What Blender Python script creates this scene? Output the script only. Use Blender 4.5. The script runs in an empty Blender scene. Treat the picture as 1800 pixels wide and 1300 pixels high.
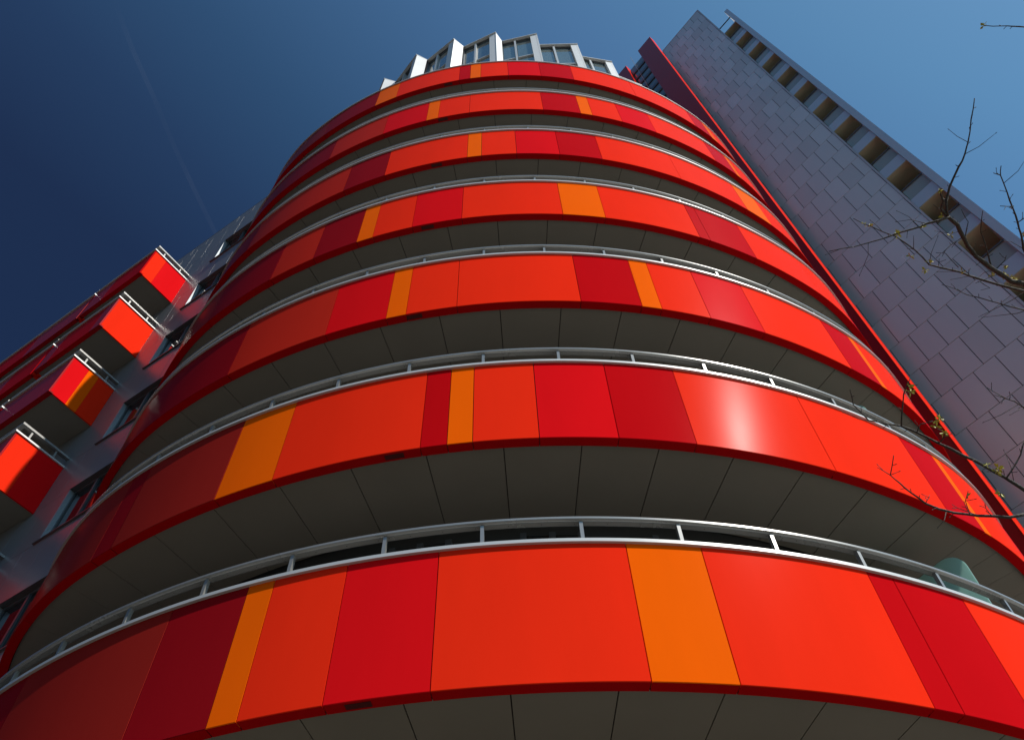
import bpy, math, random
from mathutils import Vector, Matrix
random.seed(7)
R_ = math.radians
scene = bpy.context.scene
col = scene.collection
EYE = 1.6                      # the camera stands at eye height above the plaza

# ------------------------------------------------------------------ camera
F_PX = 1459.66
VX, VY = 855.265, -315.60      # image of the zenith
up = Vector((VX - 900, VY - 650, F_PX)).normalized()
zc = Vector((0, 0, 1))
fw = (zc - up * up.dot(zc)).normalized()
rt = fw.cross(up)


def to_world(c):               # image-space direction (x right, y down, z forward) to world
    return Vector((c.dot(rt), c.dot(fw), c.dot(up)))


cam = bpy.data.cameras.new('camera')
cam_o = bpy.data.objects.new('camera', cam)
col.objects.link(cam_o)
cx_, cy_, cz_ = (to_world(Vector(v)) for v in ((1, 0, 0), (0, -1, 0), (0, 0, -1)))
m = Matrix((cx_, cy_, cz_)).transposed().to_4x4()
m.translation = (0, 0, EYE)
cam_o.matrix_world = m
cam.sensor_width = 36
cam.lens = F_PX / 1800 * 36
cam.clip_start = 0.05
cam.clip_end = 60000
scene.camera = cam_o


def ray_at(px, py, dist):      # a point in the world on a sight line, used to survey the branches
    d = to_world(Vector((px - 900, py - 650, F_PX))).normalized()
    return Vector((0, 0, EYE)) + d * dist


# ------------------------------------------------------------------ materials
def new_mat(name):
    mt = bpy.data.materials.new(name)
    mt.use_nodes = True
    return mt, mt.node_tree.nodes, mt.node_tree.links, mt.node_tree.nodes['Principled BSDF']


def paint(name, rgb, rough=0.2, metal=0.0, spec=0.5, var=0.06, vscale=0.6, bump=0.0, bscale=1.5, rvar=0.05, coat=0.0, coat_rough=0.08, ior=1.5, stretch=1.0):
    mt, n, l, b = new_mat(name)
    tc = n.new('ShaderNodeTexCoord')
    nz = n.new('ShaderNodeTexNoise')
    nz.inputs['Scale'].default_value = vscale
    nz.inputs['Detail'].default_value = 6
    nz.inputs['Roughness'].default_value = 0.62
    mp = n.new('ShaderNodeMapping')
    mp.inputs['Scale'].default_value = (1, 1, stretch)
    l.new(tc.outputs['Object'], mp.inputs['Vector'])
    l.new(mp.outputs['Vector'], nz.inputs['Vector'])
    mx = n.new('ShaderNodeMix')
    mx.data_type = 'RGBA'
    mx.inputs['A'].default_value = (*[c * (1 - var) for c in rgb], 1)
    mx.inputs['B'].default_value = (*[min(1, c * (1 + var)) for c in rgb], 1)
    l.new(nz.outputs['Fac'], mx.inputs['Factor'])
    l.new(mx.outputs['Result'], b.inputs['Base Color'])
    mr = n.new('ShaderNodeMapRange')
    mr.inputs['To Min'].default_value = max(0.02, rough - rvar)
    mr.inputs['To Max'].default_value = rough + rvar
    l.new(nz.outputs['Fac'], mr.inputs['Value'])
    l.new(mr.outputs['Result'], b.inputs['Roughness'])
    b.inputs['Metallic'].default_value = metal
    b.inputs['Specular IOR Level'].default_value = spec
    b.inputs['IOR'].default_value = ior
    b.inputs['Coat Weight'].default_value = coat
    b.inputs['Coat Roughness'].default_value = coat_rough
    if bump:
        n2 = n.new('ShaderNodeTexNoise')
        n2.inputs['Scale'].default_value = bscale
        n2.inputs['Detail'].default_value = 2
        l.new(tc.outputs['Object'], n2.inputs['Vector'])
        bp = n.new('ShaderNodeBump')
        bp.inputs['Strength'].default_value = bump
        bp.inputs['Distance'].default_value = 0.05
        l.new(n2.outputs['Fac'], bp.inputs['Height'])
        l.new(bp.outputs['Normal'], b.inputs['Normal'])
    return mt


PANEL = dict(rough=0.225, spec=0.085, ior=1.075, var=0.09, vscale=1.6, stretch=0.22, bump=0.014, bscale=0.9, rvar=0.025)
M = {}
M['V'] = paint('vermilion_panel', (0.84, 0.026, 0.007), **PANEL)
M['O'] = paint('orange_panel', (0.88, 0.115, 0.002), **PANEL)
M['C'] = paint('crimson_panel', (0.70, 0.006, 0.009), **PANEL)
M['D'] = paint('dark_red_panel', (0.50, 0.0035, 0.006), **PANEL)
M['N'] = paint('half_shade_vermilion_panel', (0.52, 0.022, 0.011), **PANEL)  # vermilion with some of the left-end shade put into the colour
M['M'] = paint('shade_vermilion_panel', (0.30, 0.016, 0.012), **PANEL)  # vermilion darkened further, painted shade for the left end
M['W'] = paint('shade_dark_red_panel', (0.28, 0.005, 0.009), **PANEL)  # dark red deepened by painted shade, left end of the bands
M['B'] = paint('burgundy_panel', (0.40, 0.007, 0.010), rough=0.22, ior=1.2, var=0.06, vscale=0.4, rvar=0.02)
M['gap'] = paint('dark_gap', (0.02, 0.012, 0.012), rough=0.7)
M['slot'] = paint('slot_shadow_red', (0.09, 0.006, 0.006), rough=0.6)
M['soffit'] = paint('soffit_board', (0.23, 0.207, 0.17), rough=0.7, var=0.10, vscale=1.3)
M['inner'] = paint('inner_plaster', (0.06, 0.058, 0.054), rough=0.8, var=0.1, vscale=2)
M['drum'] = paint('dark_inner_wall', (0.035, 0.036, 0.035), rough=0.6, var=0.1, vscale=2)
M['alu'] = paint('brushed_aluminium', (0.31, 0.305, 0.29), rough=0.27, metal=0.45, var=0.04, vscale=0.8)
M['alu_light'] = paint('white_coping', (0.54, 0.54, 0.525), rough=0.35, metal=0.2, var=0.05, vscale=3)
M['white_panel'] = paint('white_cladding', (0.72, 0.72, 0.70), rough=0.45, var=0.04, vscale=2)
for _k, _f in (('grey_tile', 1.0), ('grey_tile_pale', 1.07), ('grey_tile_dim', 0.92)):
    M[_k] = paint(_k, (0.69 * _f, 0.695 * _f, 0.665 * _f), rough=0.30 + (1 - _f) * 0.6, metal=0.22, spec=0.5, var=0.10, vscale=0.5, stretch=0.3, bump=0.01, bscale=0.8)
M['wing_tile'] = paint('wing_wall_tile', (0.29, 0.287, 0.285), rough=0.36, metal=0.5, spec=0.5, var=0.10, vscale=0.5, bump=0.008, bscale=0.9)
M['joint'] = paint('tile_joint', (0.025, 0.027, 0.03), rough=0.7)
M['profile'] = paint('joint_profile', (0.22, 0.23, 0.245), rough=0.4, metal=0.3)
M['frame'] = paint('window_frame', (0.07, 0.075, 0.08), rough=0.35)
M['reveal'] = paint('window_reveal', (0.36, 0.40, 0.43), rough=0.4, metal=0.3)
M['metal_grey'] = paint('pale_metal', (0.60, 0.62, 0.64), rough=0.3, metal=0.35, spec=0.5, var=0.1, vscale=0.3)
M['ceiling'] = paint('loggia_ceiling', (0.50, 0.46, 0.31), rough=0.7, var=0.14, vscale=1.0)
M['plaster'] = paint('loggia_plaster', (0.52, 0.49, 0.42), rough=0.8, var=0.06)
M['roofing'] = paint('roofing', (0.12, 0.12, 0.12), rough=0.9)
M['bark'] = paint('bark', (0.055, 0.045, 0.035), rough=0.85, var=0.4, vscale=30, bump=0.4, bscale=60)
M['bud'] = paint('young_leaf', (0.50, 0.44, 0.05), rough=0.55, var=0.3, vscale=20)


def glass_mat(name, rgb, rough=0.02, spec=0.9, metal=0.0):
    return paint(name, rgb, rough=rough, spec=spec, metal=metal, var=0.08, vscale=0.7, rvar=0.0, bump=0.006, bscale=0.7)


M['pane'] = glass_mat('dark_window_glass', (0.012, 0.016, 0.018), rough=0.03, spec=1.0)
M['pane_teal'] = glass_mat('tinted_glass', (0.085, 0.12, 0.125), rough=0.05, spec=0.8)
M['balustrade'] = glass_mat('grey_green_glass', (0.30, 0.35, 0.33), rough=0.15, spec=0.6)


def frosted():
    mt, n, l, b = new_mat('frosted_teal_glass')
    b.inputs['Base Color'].default_value = (0.42, 0.62, 0.58, 1)
    b.inputs['Roughness'].default_value = 0.35
    tr = n.new('ShaderNodeBsdfTranslucent')
    tr.inputs['Color'].default_value = (0.62, 0.82, 0.76, 1)
    mx = n.new('ShaderNodeMixShader')
    mx.inputs[0].default_value = 0.65
    l.new(b.outputs[0], mx.inputs[1])
    l.new(tr.outputs[0], mx.inputs[2])
    l.new(mx.outputs[0], n['Material Output'].inputs['Surface'])
    return mt


M['frosted'] = frosted()
M['asphalt'] = paint('asphalt', (0.045, 0.044, 0.042), rough=0.9, var=0.25, vscale=6, bump=0.2, bscale=80)
M['slabs'] = paint('bounce_slabs', (0.50, 0.46, 0.40), rough=0.85, var=0.12, vscale=2)
M['courtyard'] = paint('courtyard_slabs', (0.15, 0.133, 0.105), rough=0.9, var=0.25, vscale=3, bump=0.3, bscale=50)


def contrail_mat():
    mt, n, l, b = new_mat('thin_ice_cloud')
    n.remove(b)
    df = n.new('ShaderNodeBsdfTranslucent')
    df.inputs['Color'].default_value = (0.85, 0.88, 0.92, 1)
    tr = n.new('ShaderNodeBsdfTransparent')
    tc = n.new('ShaderNodeTexCoord')
    nz = n.new('ShaderNodeTexNoise')
    nz.inputs['Scale'].default_value = 0.0016
    nz.inputs['Detail'].default_value = 5
    l.new(tc.outputs['Object'], nz.inputs['Vector'])
    mr = n.new('ShaderNodeMapRange')
    mr.inputs['From Min'].default_value = 0.3
    mr.inputs['From Max'].default_value = 0.7
    mr.inputs['To Min'].default_value = 0.0
    mr.inputs['To Max'].default_value = 0.006
    l.new(nz.outputs['Fac'], mr.inputs['Value'])
    mx = n.new('ShaderNodeMixShader')
    l.new(mr.outputs['Result'], mx.inputs[0])
    l.new(tr.outputs[0], mx.inputs[1])
    l.new(df.outputs[0], mx.inputs[2])
    l.new(mx.outputs[0], n['Material Output'].inputs['Surface'])
    return mt


M['contrail'] = contrail_mat()


def ground_mat():
    mt, n, l, b = new_mat('paving')
    tc = n.new('ShaderNodeTexCoord')
    br = n.new('ShaderNodeTexBrick')
    br.inputs['Scale'].default_value = 1.0
    br.inputs['Brick Width'].default_value = 0.6
    br.inputs['Row Height'].default_value = 0.3
    br.inputs['Mortar Size'].default_value = 0.006
    br.inputs['Color1'].default_value = (0.034, 0.032, 0.028, 1)
    br.inputs['Color2'].default_value = (0.042, 0.039, 0.035, 1)
    br.inputs['Mortar'].default_value = (0.03, 0.029, 0.027, 1)
    l.new(tc.outputs['Object'], br.inputs['Vector'])
    l.new(br.outputs['Color'], b.inputs['Base Color'])
    b.inputs['Roughness'].default_value = 0.85
    return mt


M['ground'] = ground_mat()


# ------------------------------------------------------------------ helpers
class MB:
    def __init__(self):
        self.v, self.f, self.mi, self.sm, self.mats = [], [], [], [], []

    def slot(self, key):
        if key not in self.mats:
            self.mats.append(key)
        return self.mats.index(key)

    def quad(self, pts, key, smooth=False):
        i = len(self.v)
        self.v += [Vector(p) for p in pts]
        self.f.append(tuple(range(i, i + len(pts))))
        self.mi.append(self.slot(key))
        self.sm.append(smooth)

    def strip(self, A, B, key, smooth=True, closed=False):
        """surface between two polylines"""
        i = len(self.v)
        n = len(A)
        self.v += [Vector(p) for p in A] + [Vector(p) for p in B]
        k = self.slot(key)
        for j in range(n if closed else n - 1):
            j2 = (j + 1) % n
            self.f.append((i + j, i + j2, i + n + j2, i + n + j))
            self.mi.append(k)
            self.sm.append(smooth)

    def hexa(self, c, key):
        """c: 8 corners, bottom ring 0-3 then top ring 4-7"""
        i = len(self.v)
        self.v += [Vector(p) for p in c]
        k = self.slot(key)
        for q in ((3, 2, 1, 0), (4, 5, 6, 7), (0, 1, 5, 4), (1, 2, 6, 5), (2, 3, 7, 6), (3, 0, 4, 7)):
            self.f.append(tuple(i + a for a in q))
            self.mi.append(k)
            self.sm.append(False)

    def box(self, fr, s0, s1, n0, n1, z0, z1, key):
        P = fr
        c = [P(s0, n0, z0), P(s1, n0, z0), P(s1, n1, z0), P(s0, n1, z0),
             P(s0, n0, z1), P(s1, n0, z1), P(s1, n1, z1), P(s0, n1, z1)]
        self.hexa(c, key)

    def tube(self, pts, radii, key, sides=7, cap=True):
        i0 = len(self.v)
        k = self.slot(key)
        pts = [Vector(p) for p in pts]
        n = len(pts)
        ref = Vector((0.31, 0.17, 0.93))
        for a in range(n):
            t = (pts[min(a + 1, n - 1)] - pts[max(a - 1, 0)]).normalized()
            u = t.cross(ref).normalized()
            w = t.cross(u)
            for b in range(sides):
                th = 2 * math.pi * b / sides
                self.v.append(pts[a] + (u * math.cos(th) + w * math.sin(th)) * radii[a])
        for a in range(n - 1):
            for b in range(sides):
                b2 = (b + 1) % sides
                self.f.append((i0 + a * sides + b, i0 + a * sides + b2, i0 + (a + 1) * sides + b2, i0 + (a + 1) * sides + b))
                self.mi.append(k)
                self.sm.append(True)
        if cap:
            self.f.append(tuple(i0 + b for b in range(sides))[::-1])
            self.f.append(tuple(i0 + (n - 1) * sides + b for b in range(sides)))
            self.mi += [k, k]
            self.sm += [False, False]

    def mesh(self, name, origin=(0, 0, 0)):
        me = bpy.data.meshes.new(name)
        o = Vector(origin)
        me.from_pydata([tuple(p - o) for p in self.v], [], self.f)
        for k in self.mats:
            me.materials.append(M[k])
        for p, a, s in zip(me.polygons, self.mi, self.sm):
            p.material_index = a
            p.use_smooth = s
        me.update()
        return me


def origin_of(par):
    o = Vector((0, 0, 0))
    while par is not None:
        o += par.location
        par = par.parent
    return o


def build(mb, name, parent=None, label=None):
    """link the collected faces (in world coordinates) as one mesh object under parent"""
    o = bpy.data.objects.new(name, mb.mesh(name, origin_of(parent)))
    col.objects.link(o)
    o.parent = parent
    if label:
        o['label'] = label
    return o


def copy_part(o, parent, dz=0.0, rotz=None):
    c = o.copy()
    col.objects.link(c)
    c.parent = parent
    c.location = (o.location.x, o.location.y, o.location.z + dz)
    return c


def thing(name, label, cat, loc, group=None):
    o = bpy.data.objects.new(name, None)
    o.empty_display_size = 0.5
    col.objects.link(o)
    o.location = loc
    o['label'] = label
    o['category'] = cat
    if group:
        o['group'] = group
    return o


def frame(P, azd):
    a = R_(azd)
    d = Vector((math.cos(a), math.sin(a), 0))
    n = Vector((-math.sin(a), math.cos(a), 0))

    def f(s, off, z):          # z is measured from the eye, like the survey of the photograph
        return Vector((P[0], P[1], EYE)) + d * s + n * off + Vector((0, 0, z))
    return f


# ------------------------------------------------------------------ sky and sun
SUN_EL, SUN_AZ = 48.6, -36.7   # azimuth counted from +X towards +Y
w = bpy.data.worlds.new('World')
scene.world = w
w.use_nodes = True
wn, wl = w.node_tree.nodes, w.node_tree.links
bg = wn['Background']
sky = wn.new('ShaderNodeTexSky')
sky.sky_type = 'NISHITA'
sky.sun_disc = False
sky.sun_elevation = R_(SUN_EL)
sky.sun_rotation = R_(90 - SUN_AZ)
sky.air_density = 1.0
sky.dust_density = 0.4
sky.ozone_density = 2.5
# a clear sky seen through a polarising filter: deeper and bluer away from the sun
geo = wn.new('ShaderNodeTexCoord')
dot = wn.new('ShaderNodeVectorMath')
dot.operation = 'DOT_PRODUCT'
dot.inputs[1].default_value = (math.cos(R_(SUN_EL)) * math.cos(R_(SUN_AZ)), math.cos(R_(SUN_EL)) * math.sin(R_(SUN_AZ)), math.sin(R_(SUN_EL)))
wl.new(geo.outputs['Generated'], dot.inputs[0])
ramp = wn.new('ShaderNodeValToRGB')
er = ramp.color_ramp.elements
er[0].position, er[0].color = 0.10, (0.115, 0.15, 0.22, 1)
er[1].position, er[1].color = 0.95, (0.72, 1.0, 0.98, 1)
for pos, c in ((0.26, (0.132, 0.172, 0.245)), (0.375, (0.19, 0.275, 0.355)), (0.485, (0.275, 0.435, 0.50)), (0.695, (0.55, 0.81, 0.86)), (0.79, (0.62, 0.95, 0.94))):
    e_ = er.new(pos)
    e_.color = (*c, 1)
wl.new(dot.outputs['Value'], ramp.inputs[0])
mul = wn.new('ShaderNodeMix')
mul.data_type = 'RGBA'
mul.blend_type = 'MULTIPLY'
mul.inputs['Factor'].default_value = 1.0
wl.new(sky.outputs[0], mul.inputs['A'])
wl.new(ramp.outputs[0], mul.inputs['B'])
wl.new(mul.outputs['Result'], bg.inputs[0])
bg.inputs[1].default_value = 0.147

sun_d = bpy.data.lights.new('sun', 'SUN')
sun_d.energy = 5.0
sun_d.angle = R_(0.53)
sun_d.color = (1.0, 0.95, 0.88)
sun_o = bpy.data.objects.new('sun', sun_d)
col.objects.link(sun_o)
sd = Vector((math.cos(R_(SUN_EL)) * math.cos(R_(SUN_AZ)), math.cos(R_(SUN_EL)) * math.sin(R_(SUN_AZ)), math.sin(R_(SUN_EL))))
sun_o.rotation_euler = sd.to_track_quat('Z', 'Y').to_euler()
sun_o.location = (20, -20, 40)

scene.view_settings.view_transform = 'Standard'
scene.view_settings.look = 'None'
scene.view_settings.exposure = 0.0
scene.view_settings.gamma = 1.0

# ------------------------------------------------------------------ ground
mb = MB()
mb.quad([(-3000, -3000, 0), (3000, -3000, 0), (3000, 3000, 0), (-3000, 3000, 0)], 'ground')
g = build(mb, 'ground')
g['kind'] = 'structure'
mb = MB()
mb.quad([(-90, -46, 0.004), (90, -46, 0.004), (90, -30, 0.004), (-90, -30, 0.004)], 'asphalt')
rd = build(mb, 'road')
mb = MB()
mb.quad([(10, -24, 0.004), (46, -24, 0.004), (46, 14, 0.004), (10, 14, 0.004)], 'slabs')  # unseen pale ground, added to bounce light onto the tall tower's wall
pv = build(mb, 'bounce_pavement')
pv['kind'] = 'structure'
rd['kind'] = 'structure'
mb = MB()
mb.quad([(-9, -3.5, 0.004), (9.5, -3.5, 0.004), (9.5, 14, 0.004), (-9, 14, 0.004)], 'courtyard')
lw = build(mb, 'courtyard')
lw['kind'] = 'structure'

# ------------------------------------------------------------------ round tower
TC = Vector((0.078, 14.259, 0))
TR = 8.975
H = 2.9
Z6 = 3.805                      # underside of the lowest band, from the eye
PH = 1.40                       # height of the cladding of a band
tower = thing('round_apartment_tower', 'round tower ringed by red and orange curved balcony bands', 'building', (TC.x, TC.y, 0))


def polc(r, th, z):
    a = R_(th)
    return Vector((TC.x + r * math.cos(a), TC.y + r * math.sin(a), EYE + z))


RC, T0, T1 = TR - 5.0, -124.9, -55.3     # the front is an arc that tightens into rounded corners at both ends


def pol(r, th, z):
    t = T0 if th < T0 else (T1 if th > T1 else None)
    if t is None:
        return polc(r, th, z)
    return polc(RC, t, z) + (polc(r - RC, th, z) - polc(0, th, z))


def arc(r, a0, a1, z, step=0.6):
    n = max(2, int(math.ceil(abs(a1 - a0) / step)) + 1)
    return [pol(r, a0 + (a1 - a0) * i / (n - 1), z) for i in range(n)]


def arcc(r, z):
    return [polc(r, -180 + 3 * i, z) for i in range(121)]


A0, A1 = -167.4, -12.8
PANELS = {  # M, W and N paint shade into the left end, too bright under plain sun
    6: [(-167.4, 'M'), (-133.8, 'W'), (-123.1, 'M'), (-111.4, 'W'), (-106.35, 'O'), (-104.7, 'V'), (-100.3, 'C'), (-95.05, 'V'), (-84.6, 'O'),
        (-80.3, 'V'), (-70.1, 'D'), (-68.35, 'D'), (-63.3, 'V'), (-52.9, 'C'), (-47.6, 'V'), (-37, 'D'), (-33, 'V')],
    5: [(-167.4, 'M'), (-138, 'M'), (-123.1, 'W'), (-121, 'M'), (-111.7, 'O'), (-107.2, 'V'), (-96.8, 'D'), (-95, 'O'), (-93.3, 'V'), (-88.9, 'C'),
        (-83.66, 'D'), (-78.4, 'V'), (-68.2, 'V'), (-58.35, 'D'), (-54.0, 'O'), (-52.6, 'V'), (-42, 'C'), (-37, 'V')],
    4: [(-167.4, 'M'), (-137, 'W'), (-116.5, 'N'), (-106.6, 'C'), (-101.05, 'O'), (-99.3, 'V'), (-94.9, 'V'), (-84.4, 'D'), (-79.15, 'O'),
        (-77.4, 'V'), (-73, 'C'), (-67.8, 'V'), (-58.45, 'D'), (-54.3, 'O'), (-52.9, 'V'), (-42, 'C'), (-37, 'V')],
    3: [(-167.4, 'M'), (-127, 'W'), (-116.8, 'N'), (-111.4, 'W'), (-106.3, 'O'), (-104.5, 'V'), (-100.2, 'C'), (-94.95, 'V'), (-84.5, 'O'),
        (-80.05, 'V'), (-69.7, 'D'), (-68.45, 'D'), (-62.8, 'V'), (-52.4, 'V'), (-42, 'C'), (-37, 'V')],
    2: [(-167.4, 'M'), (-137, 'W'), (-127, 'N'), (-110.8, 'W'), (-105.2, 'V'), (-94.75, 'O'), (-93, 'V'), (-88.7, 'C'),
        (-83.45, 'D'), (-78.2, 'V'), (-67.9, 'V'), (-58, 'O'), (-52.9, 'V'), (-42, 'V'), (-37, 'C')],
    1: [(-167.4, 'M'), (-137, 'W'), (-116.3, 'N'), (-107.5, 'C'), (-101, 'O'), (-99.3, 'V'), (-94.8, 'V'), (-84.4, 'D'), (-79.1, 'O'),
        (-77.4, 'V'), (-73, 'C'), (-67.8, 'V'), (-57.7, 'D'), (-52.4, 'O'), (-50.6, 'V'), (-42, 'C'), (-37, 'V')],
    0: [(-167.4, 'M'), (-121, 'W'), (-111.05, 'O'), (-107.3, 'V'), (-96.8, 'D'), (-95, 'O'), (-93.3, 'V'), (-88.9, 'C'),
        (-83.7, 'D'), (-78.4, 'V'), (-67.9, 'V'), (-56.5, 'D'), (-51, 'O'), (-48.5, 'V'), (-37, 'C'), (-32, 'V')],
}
GAP = 0.028                     # half a joint, in degrees (about 4 mm)


def band_mesh(k):
    zb = Z6 + (6 - k) * H
    zt = zb + (PH if k else PH - 0.035)
    mb = MB()
    L = PANELS[k] + [(A1, None)]
    for (a, c), (b, _) in zip(L[:-1], L[1:]):
        a, b = max(a, A0) + GAP, min(b, A1) - GAP
        if b - a < 0.1:
            continue
        o = random.uniform(-0.0012, 0.0012)
        r = TR + o
        e = 0.006                                            # small rounded arris at the bottom fold
        bo, to = arc(r, a, b, zb + e), arc(r, a, b, zt)
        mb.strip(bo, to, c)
        mb.strip(arc(r - e, a, b, zb), bo, c)
        mb.strip(arc(8.862, a, b, zb), arc(r - e, a, b, zb), 'D', smooth=False)
        mb.strip(arc(8.862, a, b, zb + 0.06), arc(8.862, a, b, zb), 'D')
        mb.quad([pol(8.90, a, zb), pol(r, a, zb), pol(r, a, zt), pol(8.90, a, zt)], c)
        mb.quad([pol(r, b, zb), pol(8.90, b, zb), pol(8.90, b, zt), pol(r, b, zt)], c)
    # returns at the two ends of the arc
    for a, sg in ((A0, -1), (A1, 1)):
        t = sg * 0.2
        mb.hexa([pol(7.78, a + t, zb), pol(8.94, a + t, zb), pol(8.94, a + t * .1, zb), pol(7.78, a + t * .1, zb),
                 pol(7.78, a + t, zt), pol(8.94, a + t, zt), pol(8.94, a + t * .1, zt), pol(7.78, a + t * .1, zt)], 'D')
    # dark carcass behind the joints and plastered inside of the parapet
    mb.strip(arc(8.945, A0, A1, zb + 0.012), arc(8.945, A0, A1, zt - 0.01), 'gap')
    mb.strip(arc(8.868, A0, A1, zb + 0.012), arc(8.945, A0, A1, zb + 0.012), 'gap')
    mb.strip(arc(8.84, A0, A1, zt), arc(8.84, A0, A1, zb + 0.06), 'inner')
    mb.strip(arc(8.84, A0, A1, zt - 0.008), arc(8.945, A0, A1, zt - 0.008), 'inner', smooth=False)
    return mb


def soffit_mesh(zb):
    mb = MB()
    st = 5.277
    a = -101.86 - st * 10
    ri, ro = 7.78, 8.856
    while a < A1:
        b = a + st
        p, q = max(a, A0) + 0.035, min(b, A1) - 0.035
        if q > p:
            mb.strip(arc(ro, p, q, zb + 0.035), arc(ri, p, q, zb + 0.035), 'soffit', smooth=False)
            mb.quad([pol(ri, p, zb + 0.035), pol(ro, p, zb + 0.035), pol(ro, p, zb + 0.055), pol(ri, p, zb + 0.055)], 'soffit')
            mb.quad([pol(ro, q, zb + 0.035), pol(ri, q, zb + 0.035), pol(ri, q, zb + 0.055), pol(ro, q, zb + 0.055)], 'soffit')
        a = b
    mb.strip(arc(8.861, A0, A1, zb + 0.055), arc(7.765, A0, A1, zb + 0.055), 'gap', smooth=False)
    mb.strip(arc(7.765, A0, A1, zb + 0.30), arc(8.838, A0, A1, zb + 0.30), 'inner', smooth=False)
    return mb


def ring_box(r0, r1, z0, z1, key, a0=A0, a1=A1):
    mb = MB()
    mb.strip(arc(r1, a0, a1, z0), arc(r1, a0, a1, z1), key)
    mb.strip(arc(r0, a0, a1, z0), arc(r1, a0, a1, z0), key, smooth=False)
    mb.strip(arc(r1, a0, a1, z1), arc(r0, a0, a1, z1), key, smooth=False)
    mb.strip(arc(r0, a0, a1, z1), arc(r0, a0, a1, z0), key)
    return mb


def handrail_mesh(zb):
    mb = MB()
    z0 = zb + 1.70
    prof = [(8.885, z0 + 0.004), (8.893, z0), (8.945, z0), (8.945, z0 + 0.008), (8.950, z0 + 0.010), (8.968, z0 + 0.013),
            (8.972, z0 + 0.018), (8.972, z0 + 0.041), (8.966, z0 + 0.048), (8.89, z0 + 0.048), (8.885, z0 + 0.043)]
    for (r0, za), (r1, zc2) in zip(prof, prof[1:] + prof[:1]):
        mb.strip(arc(r0, A0, A1, za), arc(r1, A0, A1, zc2), 'alu')
    # screw heads under the rail
    a = A0 + 1
    while a < A1:
        mb.quad([pol(8.915, a - .03, z0 - .001), pol(8.922, a - .03, z0 - .001), pol(8.922, a + .03, z0 - .001), pol(8.915, a + .03, z0 - .001)], 'gap')
        a += 1.93
    return mb


def post_mesh(th, zb):
    mb = MB()

    def c(r, t, z):
        return pol(r, th + t, z)
    w_ = 0.105
    z0, z1 = zb + 1.437, zb + 1.701
    mb.hexa([c(8.908, -w_, z0), c(8.950, -w_, z0), c(8.950, w_, z0), c(8.908, w_, z0),
             c(8.908, -w_, z1), c(8.950, -w_, z1), c(8.950, w_, z1), c(8.908, w_, z1)], 'alu')
    return mb


def partition_mesh(zb):
    mb = MB()
    th = -56.4
    z0, z1 = zb + 0.35, zb + 2.74
    ro, ri, rr = 8.70, 7.82, 0.26
    pts = [(ri, z0), (ro, z0)] + [(ro - rr + rr * math.cos(t), z1 - rr + rr * math.sin(t)) for t in [R_(x) for x in range(0, 91, 10)]] + [(ri, z1)]
    for dt in (-0.045, 0.045):
        P = [pol(r, th + dt, z) for r, z in pts]
        mb.quad(P if dt < 0 else P[::-1], 'frosted')
    A = [pol(r, th - 0.045, z) for r, z in pts]
    B = [pol(r, th + 0.045, z) for r, z in pts]
    mb.strip(A, B, 'frosted', smooth=False, closed=True)
    return mb


def slot_mesh(zb):
    mb = MB()
    for q in (zb - 0.003,):
        mb.strip(arc(8.885, -99.26, -97.95, q), arc(8.95, -99.26, -97.95, q), 'slot', smooth=False)
    return mb


post_angles = [-121.3 + 5.73 * i for i in range(-2, 14)]
proto = {}
for k in range(6, -1, -1):
    zb = Z6 + (6 - k) * H
    dz = zb - Z6
    band = build(band_mesh(k), 'balcony_band', tower)
    if not proto:
        proto['soffit'] = build(soffit_mesh(zb), 'soffit', band)
        proto['coping'] = build(ring_box(8.86, 9.005, zb + PH, zb + PH + 0.038, 'alu_light'), 'coping', band)
        proto['handrail'] = build(handrail_mesh(zb), 'handrail', band)
        proto['slot'] = build(slot_mesh(zb), 'drain_slot', band)
        proto['part'] = build(partition_mesh(zb), 'glass_partition', band)
        proto['posts'] = [build(post_mesh(a, zb), 'post', band) for a in post_angles]
    else:
        copy_part(proto['soffit'], band, dz)
        copy_part(proto['slot'], band, dz)
        if k:
            copy_part(proto['coping'], band, dz)
            copy_part(proto['handrail'], band, dz)
            copy_part(proto['part'], band, dz)
            for po in proto['posts']:
                copy_part(po, band, dz)
        else:
            build(ring_box(8.84, 9.0, zb + PH - 0.035, zb + PH + 0.0, 'alu_light'), 'coping', band)

# the drum behind the balconies, with a glazed front on each floor
ZTOP = Z6 + 6 * H
mb = MB()
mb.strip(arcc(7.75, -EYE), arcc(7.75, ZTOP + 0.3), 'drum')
mb.strip(arcc(0.01, ZTOP + 0.31), arcc(7.76, ZTOP + 0.31), 'roofing', smooth=False)
build(mb, 'drum_wall', tower)


def glazing(zb):
    mb = MB()
    z0, z1 = zb + 0.33, zb + 2.70
    a = -132.5
    while a < -50:
        mb.strip(arc(7.79, a, a + 4.6, z0), arc(7.79, a, a + 4.6, z1), 'pane')
        for aa in (a, a + 2.3, a + 4.6):
            mb.hexa([pol(7.77, aa - .25, z0), pol(7.84, aa - .25, z0), pol(7.84, aa + .25, z0), pol(7.77, aa + .25, z0),
                     pol(7.77, aa - .25, z1), pol(7.84, aa - .25, z1), pol(7.84, aa + .25, z1), pol(7.77, aa + .25, z1)], 'frame')
        a += 10.554
    return mb


g0 = build(glazing(Z6), 'glazed_front', tower)
for i in range(1, 6):
    copy_part(g0, tower, i * H)

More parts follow.
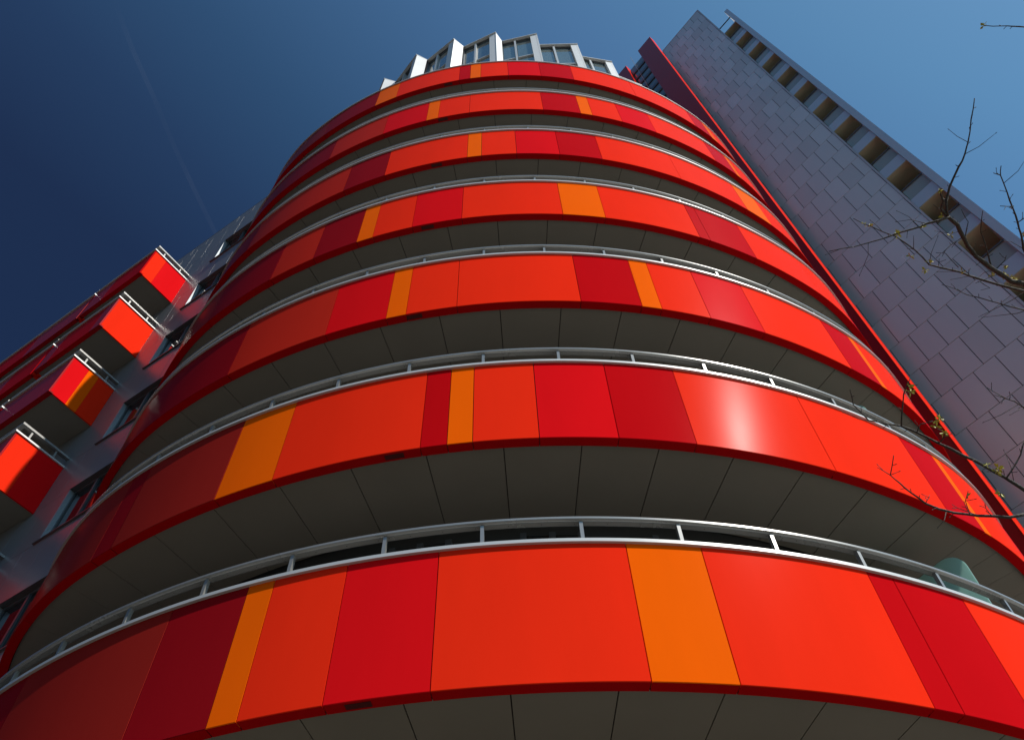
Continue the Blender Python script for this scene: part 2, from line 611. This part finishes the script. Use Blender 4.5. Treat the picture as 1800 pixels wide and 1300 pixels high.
# penthouse with saw-tooth bays
ZP0, ZP1 = ZTOP + 0.32, 27.0
peaks = [(-132.2, 7.6), (-124.2, 8.05), (-115.9, 8.40), (-107.5, 8.63), (-99.3, 8.76), (-90.9, 8.79), (-82.7, 8.78), (-74.2, 8.69), (-66.1, 8.52), (-57.8, 8.30), (-49.4, 8.0)]
inner = [(-130.6, 7.4), (-122.4, 7.85), (-114.1, 8.16), (-105.8, 8.38), (-97.7, 8.49), (-89.7, 8.53), (-81.9, 8.47), (-73.5, 8.36), (-65.5, 8.20), (-57.2, 8.0), (-47.5, 7.7)]


def pt2(p, z):
    return polc(p[1], p[0], z)


for i in range(len(peaks)):
    pk, ic = peaks[i], inner[i]
    prev = inner[i - 1] if i else (-139, 7.0)
    P, I, Q = pt2(pk, 0), pt2(ic, 0), pt2(prev, 0)
    e = (P - Q)
    Lw = e.length
    e.normalize()
    nn = Vector((e.y, -e.x, 0))                       # outward
    if nn.dot(P - polc(0, 0, 0)) < 0:
        nn = -nn

    def fr(s, off, z, Q=Q, e=e, nn=nn):
        return Q + e * s + nn * off + Vector((0, 0, z))
    mb = MB()
    wt = 0.17                                          # width of the corner post
    mb.box(fr, Lw - wt, Lw, -0.20, 0.0, ZP0, ZP1 - 0.05, 'white_panel')            # corner post
    sde = (I - P)
    Ls = sde.length
    sde.normalize()
    ns = Vector((-sde.y, sde.x, 0))
    if ns.dot(e) < 0:
        ns = -ns

    def fs(s, off, z, P=P, sde=sde, ns=ns):
        return P + sde * s + ns * off + Vector((0, 0, z))
    mb.box(fs, 0.0, Ls - 0.02, 0.003, 0.05, ZP0, ZP1 - 0.05, 'white_panel')        # short white return
    mb.box(fr, 0.0, Lw - wt - .002, -0.14, -0.02, ZP0, ZP0 + 0.12, 'white_panel')     # sill
    mb.box(fr, 0.0, Lw - wt - .002, -0.14, -0.045, ZP1 - 0.13, ZP1 - 0.055, 'frame')  # head shadow box
    mb.box(fr, 0.0, 0.03, -0.13, -0.03, ZP0 + 0.12, ZP1 - 0.13, 'frame')
    # roof slab of the bay
    mid = polc(5.5, pk[0], 0)
    mid2 = polc(5.5, prev[0], 0)
    up_ = Vector((0, 0, 1))
    for za, zc2 in ((ZP1 - 0.05, ZP1),):
        A = [Q + nn * .03, P + nn * .03 + ns * .05, I + ns * .05, mid, mid2]
        mb.quad([p + up_ * zc2 for p in A], 'alu_light')
        mb.quad([p + up_ * za for p in A][::-1], 'alu_light')
        mb.strip([p + up_ * za for p in A], [p + up_ * zc2 for p in A], 'alu_light', smooth=False, closed=True)
    bay = build(mb, 'penthouse_bay', tower)
    zt_ = 24.8
    xm = (Lw - wt) * 0.47
    mb = MB()
    mb.box(fr, xm - 0.028, xm + 0.028, -0.12, -0.015, ZP0 + 0.12, ZP1 - 0.135, 'alu_light')
    build(mb, 'mullion', bay)
    mb = MB()
    mb.box(fr, 0.032, xm - 0.042, -0.12, -0.04, zt_ - 0.028, zt_ + 0.028, 'alu_light')
    mb.box(fr, xm + 0.042, Lw - wt - .004, -0.12, -0.04, zt_ - 0.028, zt_ + 0.028, 'alu_light')
    build(mb, 'transom', bay)
    for x0, x1 in ((0.032, xm - 0.042), (xm + 0.042, Lw - wt - 0.004)):
        mb = MB()
        mb.box(fr, x0, x1, -0.10, -0.085, ZP0 + 0.12, ZP1 - 0.135, 'pane_teal')
        build(mb, 'pane', bay)

# ------------------------------------------------------------------ left wing
WP = (-9.685, 11.192)
fl = frame(WP, 148.4)
wing = thing('apartment_wing', 'grey tiled apartment wing with projecting red balconies left of the round tower', 'building', fl(10, -6, -EYE))
S_END, WTOP = 26.0, 26.1
SW0, SW1 = -2.85, -1.05         # window opening
mb = MB()
T, HT = 0.70, 1.45
r0 = 12.55 - 1.45 * 10
for ri in range(22):
    z0 = r0 + ri * HT
    z1 = min(z0 + HT, WTOP)
    if z1 - z0 < 0.05:
        break
    winrow = (ri % 2 == 1) and ri >= 3
    off = -0.35 if winrow else 0.0
    s = off - 0.70 * 10
    while s < S_END:
        a, b = s, s + T
        s = b
        if winrow and b > SW0 + .01 and a < SW1 - .01 and z0 < 25:
            continue
        j = random.uniform(-0.0008, 0.0008)
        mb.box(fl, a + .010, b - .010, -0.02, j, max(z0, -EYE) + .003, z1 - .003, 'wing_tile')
        mb.box(fl, b - .009, b + .009, -0.015, -0.0010, max(z0, -EYE) + .002, z1 - .002, 'profile')
# back structure around the window shafts
zs = -EYE
for q in range(8):
    zw0 = 12.55 - 1.45 + (q - 3) * 2.9
    if zw0 < zs:
        continue
    mb.box(fl, -7.4, S_END, -0.30, -0.021, zs, zw0, 'joint')
    mb.box(fl, -7.4, SW0, -0.30, -0.021, zw0, zw0 + 1.45, 'joint')
    mb.box(fl, SW1, S_END, -0.30, -0.021, zw0, zw0 + 1.45, 'joint')
    zs = zw0 + 1.45
mb.box(fl, -7.4, S_END, -0.30, -0.021, zs, WTOP - .01, 'joint')
mb.box(fl, -2.0, S_END, -12.0, -0.62, -EYE, WTOP - .06, 'inner')
build(mb, 'wall', wing)
mb = MB()
mb.box(fl, -7.4, S_END, -0.30, 0.004, WTOP, WTOP + 0.025, 'profile')
build(mb, 'roof_coping', wing)


def window(zw0):
    z0, z1 = zw0, zw0 + 1.45
    mb = MB()
    f_ = 0.06
    n0, n1 = -0.15, -0.09
    mb.box(fl, SW1 - .02 - f_, SW1 - .02, n0, n1, z0 + .02, z1 - .02, 'frame')
    mb.box(fl, SW0 + .02, SW0 + .02 + f_, n0, n1, z0 + .02, z1 - .02, 'frame')
    mb.box(fl, SW0 + .082, SW1 - .082, n0, n1, z0 + .02, z0 + .08, 'frame')
    mb.box(fl, SW0 + .082, SW1 - .082, n0, n1, z1 - .08, z1 - .02, 'frame')
    mb.box(fl, -1.83, -1.77, n0, n1 + .01, z0 + .081, z1 - .081, 'frame')
    # head lining, dark
    mb.box(fl, SW0, SW1, -0.30, 0.015, z1 - .018, z1 + .0, 'frame')
    o = build(mb, 'window', wing)
    mb = MB()
    mb.box(fl, SW1 - .019, SW1 + .001, -0.30, 0.006, z0 + .012, z1 - .019, 'reveal')
    build(mb, 'jamb', o)
    mb = MB()
    mb.box(fl, SW0 - .001, SW0 + .019, -0.30, 0.006, z0 + .012, z1 - .019, 'reveal')
    build(mb, 'jamb', o)
    mb = MB()
    mb.box(fl, SW0 - .06, SW1 + .09, -0.30, 0.045, z0 - .012, z0 + .011, 'frame')
    build(mb, 'sill', o)
    for a, b in ((-1.765, SW1 - .085), (SW0 + .085, -1.835)):
        mb = MB()
        mb.box(fl, a, b, -0.125, -0.115, z0 + .082, z1 - .082, 'pane')
        build(mb, 'pane', o)
    return o


def copy_tree(o, parent, dz):
    c = copy_part(o, parent, dz)
    for ch in list(o.children):
        copy_part(ch, c, 0.0)
    return c


w0 = window(12.55 - 1.45 - 2.9 * 2)
for i in range(1, 7):
    copy_tree(w0, wing, 2.9 * i)

# balconies of the wing
BD = 1.2
ENDS = {6: [(1.0, 'V')], 5: [(0.45, 'V'), (1.0, 'C')], 4: [(0.5, 'V'), (1.0, 'C')], 3: [(0.45, 'V'), (1.0, 'C')],
        2: [(0.36, 'C'), (0.60, 'O'), (1.0, 'V')], 1: [(1.0, 'V')], 0: [(0.33, 'V'), (1.0, 'C')]}
UNITS = [(0.0, 2.50), (2.62, 10.5), (10.62, 18.5)]


def wing_balcony(k, u):
    s0, s1 = UNITS[u]
    zb = Z6 + (6 - k) * H
    zt = zb + PH - .01
    mb = MB()
    th = 0.035
    # front
    seq, a = [], s0
    rnd = random.Random(k * 10 + u)
    while a < s1 - .05:
        b = min(s1, a + rnd.choice((0.8, 1.6, 0.4)))
        if s1 - b < 0.3:
            b = s1
        seq.append((a, b, rnd.choice('BBBD')))
        a = b
    for a, b, c in seq:
        mb.box(fl, a + (.003 if a > s0 else 0), b - .003, BD - th, BD, zb, zt, c)
        mb.box(fl, a + (.003 if a > s0 else 0), b - .003, BD - .115, BD - th - .001, zb, zb + .05, c)
    # end returns
    p = 0.0
    for q, c in (ENDS[k] if u == 0 else [(1.0, 'V')]):
        n1_, n0_ = BD - th - .002 - p * (BD - th), BD - q * (BD - th) - th
        if p > 0:
            n1_ = BD - th - p * (BD - th) - .003
        mb.box(fl, s0, s0 + th, max(n0_, 0.004), n1_, zb, zt, c)
        p = q
    mb.box(fl, s1 - th, s1, 0.004, BD - th - .002, zb, zt, 'V')
    mb.box(fl, s0 + th + .002, s1 - th - .002, 0.004, BD - .12, zb + .10, zb + .30, 'inner')
    o = build(mb, 'balcony', wing)
    mb = MB()
    mb.box(fl, s0 + th + .002, s1 - th - .002, 0.003, BD - .117, zb + .03, zb + .095, 'soffit')
    build(mb, 'soffit', o)
    mb = MB()
    mb.box(fl, s0 - .03, s1 + .03, BD - .12, BD + .035, zt + .002, zt + .045, 'alu_light')
    mb.box(fl, s0 - .03, s0 + .12, 0.004, BD - .122, zt + .002, zt + .045, 'alu_light')
    mb.box(fl, s1 - .12, s1 + .03, 0.004, BD - .122, zt + .002, zt + .045, 'alu_light')
    build(mb, 'coping', o)
    mb = MB()
    zr = zb + 1.70
    mb.box(fl, s0 + .005, s1 - .005, BD - .10, BD - .005, zr, zr + .055, 'alu')
    mb.box(fl, s0 + .005, s0 + .10, 0.004, BD - .102, zr, zr + .055, 'alu')
    mb.box(fl, s1 - .10, s1 - .005, 0.004, BD - .102, zr, zr + .055, 'alu')
    build(mb, 'handrail', o)
    if u == 0:
        for n_ in (0.30, 0.92):
            mb = MB()
            mb.box(fl, s0 + .03, s0 + .065, n_ - .02, n_ + .02, zt + .046, zr - .001, 'alu')
            build(mb, 'post', o)
    if k >= 0:
        x = s0 + 0.35
        i = 0
        while x < s1 and i < 3 and u < 2:
            mb = MB()
            mb.box(fl, x - .02, x + .02, BD - .065, BD - .03, zt + .046, zr - .001, 'alu')
            build(mb, 'post', o)
            x += 0.9
            i += 1
    return o


for k in range(6, -1, -1):
    for u in range(len(UNITS)):
        wing_balcony(k, u)

# ------------------------------------------------------------------ tall tower on the right
RP = (14.78, 12.094)
fr_ = frame(RP, 130.8)
slab = thing('tall_apartment_tower', 'tall tower with grey tiled wall, red vertical panel and a column of loggias', 'building', fr_(4, -7, -EYE))
ZT = 64.65
mb = MB()
T, HT = 0.72, 1.505
zr0 = 18.12 - HT * 13
for ri in range(60):
    z0 = zr0 + ri * HT
    z1 = min(z0 + HT, ZT)
    if z1 - z0 < .05:
        break
    off = 0.11 if ri % 2 == 1 else 0.47
    s = off - 0.72
    while s < 4.6:
        a, b = max(s, 0.10), s + T
        s += T
        if b - a < .05:
            continue
        dn = [random.uniform(-0.0016, 0.0016) for _ in range(2)]
        g2 = .011
        za, zb_ = max(z0, -EYE) + g2, z1 - g2
        P = fr_
        c = [P(a + g2, -.02, za), P(b - g2, -.02, za), P(b - g2, dn[0], za), P(a + g2, dn[1], za),
             P(a + g2, -.02, zb_), P(b - g2, -.02, zb_), P(b - g2, dn[0] + dn[1] * .7, zb_), P(a + g2, dn[1] - dn[0] * .7, zb_)]
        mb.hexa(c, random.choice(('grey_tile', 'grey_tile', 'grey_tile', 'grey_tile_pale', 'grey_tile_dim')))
mb.box(fr_, 0.10, 4.6, -1.4, -.021, -EYE, ZT - .01, 'joint')
mb.box(fr_, 0.10, 14.0, -14.0, -1.41, -EYE, ZT - .2, 'joint')
mb.box(fr_, -1.2, 0.099, -14.0, -1.41, -EYE, 56.6, 'joint')
mb.box(fr_, -.92, 0.018, -1.4, 0.0, 56.47, 56.6, 'metal_grey')
mb.box(fr_, 4.61, 14.0, -1.40, .79, -EYE, 64.3, 'joint')
build(mb, 'tiled_wall', slab)
mb = MB()
mb.box(fr_, 0.02, 0.098, -1.4, 0.02, -EYE, ZT + .02, 'alu_light')
build(mb, 'edge_trim', slab)
mb = MB()
mb.box(fr_, 0.10, 3.70, -.5, 0.015, ZT + .002, ZT + .06, 'metal_grey')
build(mb, 'roof_coping', slab)
# red screens standing off the wall
for s0, s1, zt_ in ((3.57, 4.82, 64.4), (6.17, 7.7, 64.3)):
    mb = MB()
    z = -EYE
    rnd = random.Random(3)
    while z < zt_:
        z2 = min(zt_, z + 1.45)
        c = 'B' if rnd.random() < 2 else 'D'
        mb.box(fr_, s0 + .004, s1, 1.20, 1.55, z + .002, z2 - .002, c)
        z = z2
    p = build(mb, 'red_screen', slab)
    mb = MB()
    mb.box(fr_, s0 - .012, s0 + .002, 1.10, 1.57, -EYE, zt_ + .01, 'V')
    build(mb, 'edge_strip', p)
# glass strip between them
mb = MB()
mb.box(fr_, 4.60, 6.9, .80, 1.00, -EYE, 64.5, 'pane_teal')
z = 2.0
while z < 63.5:
    mb.box(fr_, 4.62, 6.88, 1.001, 1.06, z, z + .40, 'frame')
    z += 1.45
gs = build(mb, 'glazed_strip', slab)
mb = MB()
mb.tube([fr_(5.65, 1.15, 10), fr_(5.65, 1.15, 66.3)], [.018, .018], 'alu', 6)
build(mb, 'lightning_rod', slab)


def loggia(z0):
    """z0: top of the handrail of this floor"""
    mb = MB()
    zo = z0 + 1.31             # top of the opening
    zf = z0 - 1.05             # floor inside
    sa, sb = -0.92, 0.018
    mb.quad([fr_(sa, -1.2, zf), fr_(sb, -1.2, zf), fr_(sb, -1.2, zo), fr_(sa, -1.2, zo)], 'plaster')
    mb.quad([fr_(sa, 0.0, zo), fr_(sb, 0.0, zo), fr_(sb, -1.2, zo), fr_(sa, -1.2, zo)], 'ceiling')
    mb.quad([fr_(sa, 0.0, zf), fr_(sb, 0.0, zf), fr_(sb, -1.2, zf), fr_(sa, -1.2, zf)], 'plaster')
    mb.quad([fr_(sa, 0.0, zf), fr_(sa, -1.2, zf), fr_(sa, -1.2, zo), fr_(sa, 0.0, zo)], 'plaster')
    mb.quad([fr_(sb, 0.0, zf), fr_(sb, -1.2, zf), fr_(sb, -1.2, zo), fr_(sb, 0.0, zo)], 'plaster')
    o = build(mb, 'loggia', slab)
    mb = MB()
    mb.box(fr_, sa + .002, sb - .002, -.10, 0.0, z0 - 1.56 + .02, z0 - .83, 'metal_grey')
    mb.box(fr_, sa + .002, sb - .002, -.11, 0.012, z0 - 1.585, z0 - 1.56 + .018, 'ceiling')
    build(mb, 'fascia', o)
    mb = MB()
    mb.box(fr_, sa + .03, sb - .02, -.05, -.035, z0 - .825, z0 - .03, 'balustrade')
    build(mb, 'glass_balustrade', o)
    mb = MB()
    mb.box(fr_, sa + .002, sb - .002, -.075, 0.01, z0 - .028, z0 + .03, 'frame')
    build(mb, 'handrail', o)
    mb = MB()
    mb.box(fr_, sa + .002, sa + .026, -.06, 0.02, z0 - .82, z0 - .03, 'alu_light')
    build(mb, 'edge_frame', o)
    return o


lg = loggia(29.05 - 2.9 * 8)
for i in range(1, 18):
    copy_tree(lg, slab, 2.9 * i)
mb = MB()
mb.box(fr_, -1.20, -0.925, -1.4, 0.10, -EYE, 59.3, 'metal_grey')
build(mb, 'side_blade', slab)
mb = MB()
mb.box(fr_, -.924, 0.018, -.06, 0.0, 57.95, 58.02, 'frame')
build(mb, 'top_rail', slab)

# ------------------------------------------------------------------ tree at the right
tree_base = Vector((9.2, 1.2, 0))
tree = thing('bare_tree', 'bare spring tree reaching thin budding twigs in from the right edge', 'tree', tree_base)
BR = [  # points of the photograph, distance from the camera, start and end thickness
    ([(1799, 499), (1778, 495), (1757.6, 480.5), (1741, 470), (1716, 451.4), (1701.6, 432.7), (1693, 416), (1683, 395), (1666, 381)], 6.9, 6.6, .015, .010),
    ([(1666, 381), (1654, 367), (1658, 354), (1651.7, 335)], 6.6, 6.5, .007, .004),
    ([(1666, 381), (1663, 354), (1669, 329), (1685, 293.6), (1696, 271), (1701.6, 250), (1707, 210), (1713, 173)], 6.6, 6.8, .0075, .0025),
    ([(1670, 381), (1629, 393), (1616, 399), (1577, 410), (1550, 420), (1500, 434), (1457, 442)], 6.6, 6.2, .007, .0022),
    ([(1800, 511.6), (1757.6, 501), (1703.7, 484.6), (1674.6, 475), (1633, 465), (1608, 439), (1575, 416), (1529, 397), (1500, 384)], 7.1, 6.4, .008, .002),
    ([(1743, 471), (1733, 433), (1724, 408), (1727.5, 370)], 6.8, 6.7, .005, .002),
    ([(1803, 445), (1799, 437), (1795, 412), (1789, 391), (1780.5, 366), (1770, 337), (1758.7, 308), (1759.7, 291.5)], 7.0, 6.9, .007, .0025),
    ([(1758.7, 308), (1746, 304)], 6.9, 6.9, .003, .002),
    ([(1780.5, 363), (1758, 362)], 6.95, 6.9, .003, .002),
    ([(1789, 391), (1804, 381)], 6.95, 6.95, .003, .003),
    ([(1802, 862), (1765, 838), (1729, 818), (1692, 800), (1650, 779), (1611.5, 759.6), (1581, 748), (1560, 745), (1527, 738.5), (1500, 711.5), (1494, 684.6)], 5.6, 5.2, .0085, .0018),
    ([(1584.6, 748), (1586, 720), (1588.5, 692), (1600, 665)], 5.3, 5.3, .004, .002),
    ([(1650, 779), (1660, 768), (1664, 756)], 5.4, 5.4, .003, .0015),
    ([(1611.5, 759.6), (1618, 745), (1640, 740)], 5.35, 5.4, .003, .0015),
    ([(1803, 903), (1773, 909), (1719, 906), (1677, 901), (1650, 894), (1627, 884.6), (1602, 866), (1581, 848), (1565, 834.6), (1571, 800)], 5.5, 5.1, .0075, .0018),
    ([(1565, 834.6), (1542, 821)], 5.1, 5.1, .0022, .0012),
    ([(1627, 884), (1633, 874), (1634, 870)], 5.2, 5.2, .002, .0012),
    ([(1705, 905), (1697, 880), (1702, 862)], 5.35, 5.35, .0025, .0012),
    ([(1719, 906), (1682, 892), (1673, 886)], 5.3, 5.3, .002, .0012),
    ([(1745, 908), (1733, 893), (1731, 884)], 5.4, 5.4, .0022, .0012),
    ([(1804, 48), (1780, 46.5), (1760, 46), (1730, 45)], 7.4, 7.3, .004, .002),
    ([(1804, 722), (1798, 714.6), (1783, 705), (1766, 699), (1750, 690), (1735, 681)], 6.2, 6.0, .004, .0015),
    ([(1766, 699), (1748, 694)], 6.1, 6.1, .002, .0012),
    ([(1769, 840), (1783, 819), (1794, 799), (1800, 776)], 5.55, 5.7, .004, .003),
    ([(1800, 545), (1772, 538), (1745, 530), (1700, 518), (1680, 508), (1655, 500)], 6.7, 6.5, .004, .0014),
    ([(1685, 470), (1662, 445), (1645, 444)], 6.6, 6.6, .0025, .0014),
    ([(1693, 416), (1672, 430), (1657, 444)], 6.7, 6.6, .003, .0014),
    ([(1697, 414), (1702, 390), (1690, 368)], 6.7, 6.6, .003, .0014),
    ([(1606, 437), (1606, 414)], 6.45, 6.4, .002, .0012),
    ([(1650, 467), (1651, 454)], 6.55, 6.5, .002, .0012),
    ([(1703, 484), (1703, 473)], 6.7, 6.7, .002, .0012),
    ([(1685, 293), (1680, 290)], 6.7, 6.7, .003, .002),
    ([(1752, 472), (1766, 458), (1769, 449)], 6.8, 6.75, .003, .0014),
    ([(1722, 494), (1740, 506), (1724, 510)], 6.7, 6.65, .0025, .0012),
]
BUDS = [(1651, 335, 6.5, 7), (1657, 378, 6.6, 5), (1620, 396, 6.5, 9), (1577, 411, 6.4, 9), (1529, 397, 6.45, 7), (1519, 394, 6.4, 3), (1600, 450, 6.4, 5), (1633, 457, 6.5, 5),
        (1626, 473, 6.5, 7), (1692, 477, 6.6, 5), (1771, 469, 6.8, 8), (1775, 487, 6.9, 10), (1765, 484, 6.85, 8), (1799, 415, 7.0, 8), (1785, 492, 6.9, 8), (1743, 484, 6.8, 5),
        (1597, 679, 5.3, 9), (1600, 688, 5.3, 8), (1646, 738, 5.4, 8), (1645, 749, 5.4, 6), (1659, 760, 5.4, 8), (1652, 736, 5.4, 6), (1755, 822, 5.5, 14), (1752, 828, 5.5, 8), (1735, 815, 5.45, 3),
        (1700, 873, 5.4, 2), (1758, 866, 5.5, 4), (1730, 45, 7.3, 7), (1671, 413, 6.6, 4), (1779, 366, 6.95, 2)]
entries = []
tr = random.Random(21)


def rv():
    return Vector([tr.uniform(-1, 1) for _ in range(3)])


def bud(c, nb, parent):
    mb = MB()
    mb.tube([c - Vector((0, 0, .006)), c + Vector((0, 0, .006))], [.0035, .002], 'bark', 5)
    for i in range(nb):
        v = rv().normalized()
        o = c + v * tr.uniform(.002, .010)
        ln = tr.uniform(.016, .034)
        wv = v.cross(rv()).normalized() * ln * tr.uniform(.2, .32)
        nz_ = v.cross(wv).normalized() * ln * .12
        mb.quad([c, o + v * ln * .5 + wv + nz_, o + v * ln, o + v * ln * .5 - wv + nz_], 'bud')
    build(mb, 'leaf_bud', parent)


for pts, d0, d1, t0, t1 in BR:
    n = len(pts)
    P, rad = [], []
    for i, (x, y) in enumerate(pts):
        t = i / (n - 1)
        P.append(ray_at(x, y, d0 + (d1 - d0) * t + tr.uniform(-.02, .02)))
        rad.append((t0 + (t1 - t0) * t) * 1.22)
    Q, rr = [P[0]], [rad[0]]
    for i in range(n - 1):
        for u_ in (0.5, 1.0):
            q = P[i].lerp(P[i + 1], u_)
            if u_ < 1:
                q += rv() * (P[i + 1] - P[i]).length * 0.03
            Q.append(q)
            rr.append((rad[i] + (rad[i + 1] - rad[i]) * u_) * tr.uniform(.92, 1.12))
    mb = MB()
    mb.tube(Q, rr, 'bark', 7)
    if pts[0][0] >= 1799:
        entries.append((P[0], P[0] - P[1], rad[0]))
    for i in range(1, len(Q) - 1):          # short spur shoots and knots
        tt = (Q[i + 1] - Q[i]).normalized()
        if tr.random() < 0.72 and rr[i] > .0018:
            s_ = tt.cross(rv()).normalized() + tt * .6
            ln = tr.uniform(.015, .05)
            if tr.random() < .34 and len(pts) > 4:
                ln = tr.uniform(.09, .22)
            e = Q[i] + s_ * ln
            k1 = Q[i].lerp(e, .45) + rv() * ln * .12
            mb.tube([Q[i], k1, e], [min(rr[i] * .7, .0026), .0020, .0013], 'bark', 5)
            mb.tube([e - s_ * .004, e + s_ * .006], [.0028, .0012], 'bark', 5)
    build(mb, 'branch' if n > 4 else 'twig', tree)
for x, y, d, nb in BUDS:
    bud(ray_at(x, y, d), nb + 2, tree)
# limbs carry the twigs back to the trunk, outside the view
mb = MB()
crotch = tree_base + Vector((0.05, 0.05, 2.6))
top = crotch + Vector((0.25, 0.35, 4.6))
mb.tube([tree_base, tree_base + Vector((0, 0, .25)), tree_base + Vector((.03, .02, 1.3)), crotch, crotch + Vector((.1, .15, 1.8)), top, top + Vector((.2, .3, 2.5))],
        [.19, .14, .12, .115, .085, .05, .012], 'bark', 10)
build(mb, 'trunk', tree)
for p, dvec, r in entries:
    d = dvec.normalized()
    t = min(1.0, max(0.0, (p.z - crotch.z - 1.2) / (top.z - crotch.z)))
    a = crotch.lerp(top, max(0.0, min(.9, t * .8)))
    mid = p + d * 0.8
    m2 = mid.lerp(a, .5) + Vector((0, 0, -.15))
    mb = MB()
    key = [p, p + d * .25, mid, m2, a]
    kr = [r, r * 1.1, r * 1.6, r * 2.4, r * 3.6]
    L, lr = [p], [r]
    for i in range(4):
        seg = (key[i + 1] - key[i]).length
        for u_ in (.33, .66, 1.0):
            q = key[i].lerp(key[i + 1], u_)
            if not (i == 3 and u_ == 1.0):
                q = q + rv() * seg * (.02 if i == 0 else .045)
            L.append(q)
            lr.append((kr[i] + (kr[i + 1] - kr[i]) * u_) * tr.uniform(.94, 1.08))
    mb.tube(L, lr, 'bark', 7)
    for i in range(3, len(L) - 2):
        if tr.random() < .6:
            tt = (L[i + 1] - L[i]).normalized()
            sd_ = (tt.cross(rv()).normalized() + Vector((.35, 0, .35))).normalized()
            e = L[i] + sd_ * tr.uniform(.15, .5)
            mb.tube([L[i], L[i].lerp(e, .5) + rv() * .03, e], [lr[i] * .45, lr[i] * .3, .0014], 'bark', 5)
    build(mb, 'limb', tree)

# ------------------------------------------------------------------ contrail
pts = [(120, -220), (165, -90), (200, 0), (235, 92), (270, 170), (305, 255), (340, 330), (378, 408), (430, 520), (500, 660)]
P = []
for x, y in pts:
    d = to_world(Vector((x - 900, y - 650, F_PX))).normalized()
    P.append(d * (8000 / d.z))
mb = MB()
mb.tube(P, [21] * len(P), 'contrail', 10, cap=False)
ct = build(mb, 'contrail')
ct['label'] = 'faint white vapour trail crossing the dark blue sky at left'
ct['category'] = 'contrail'
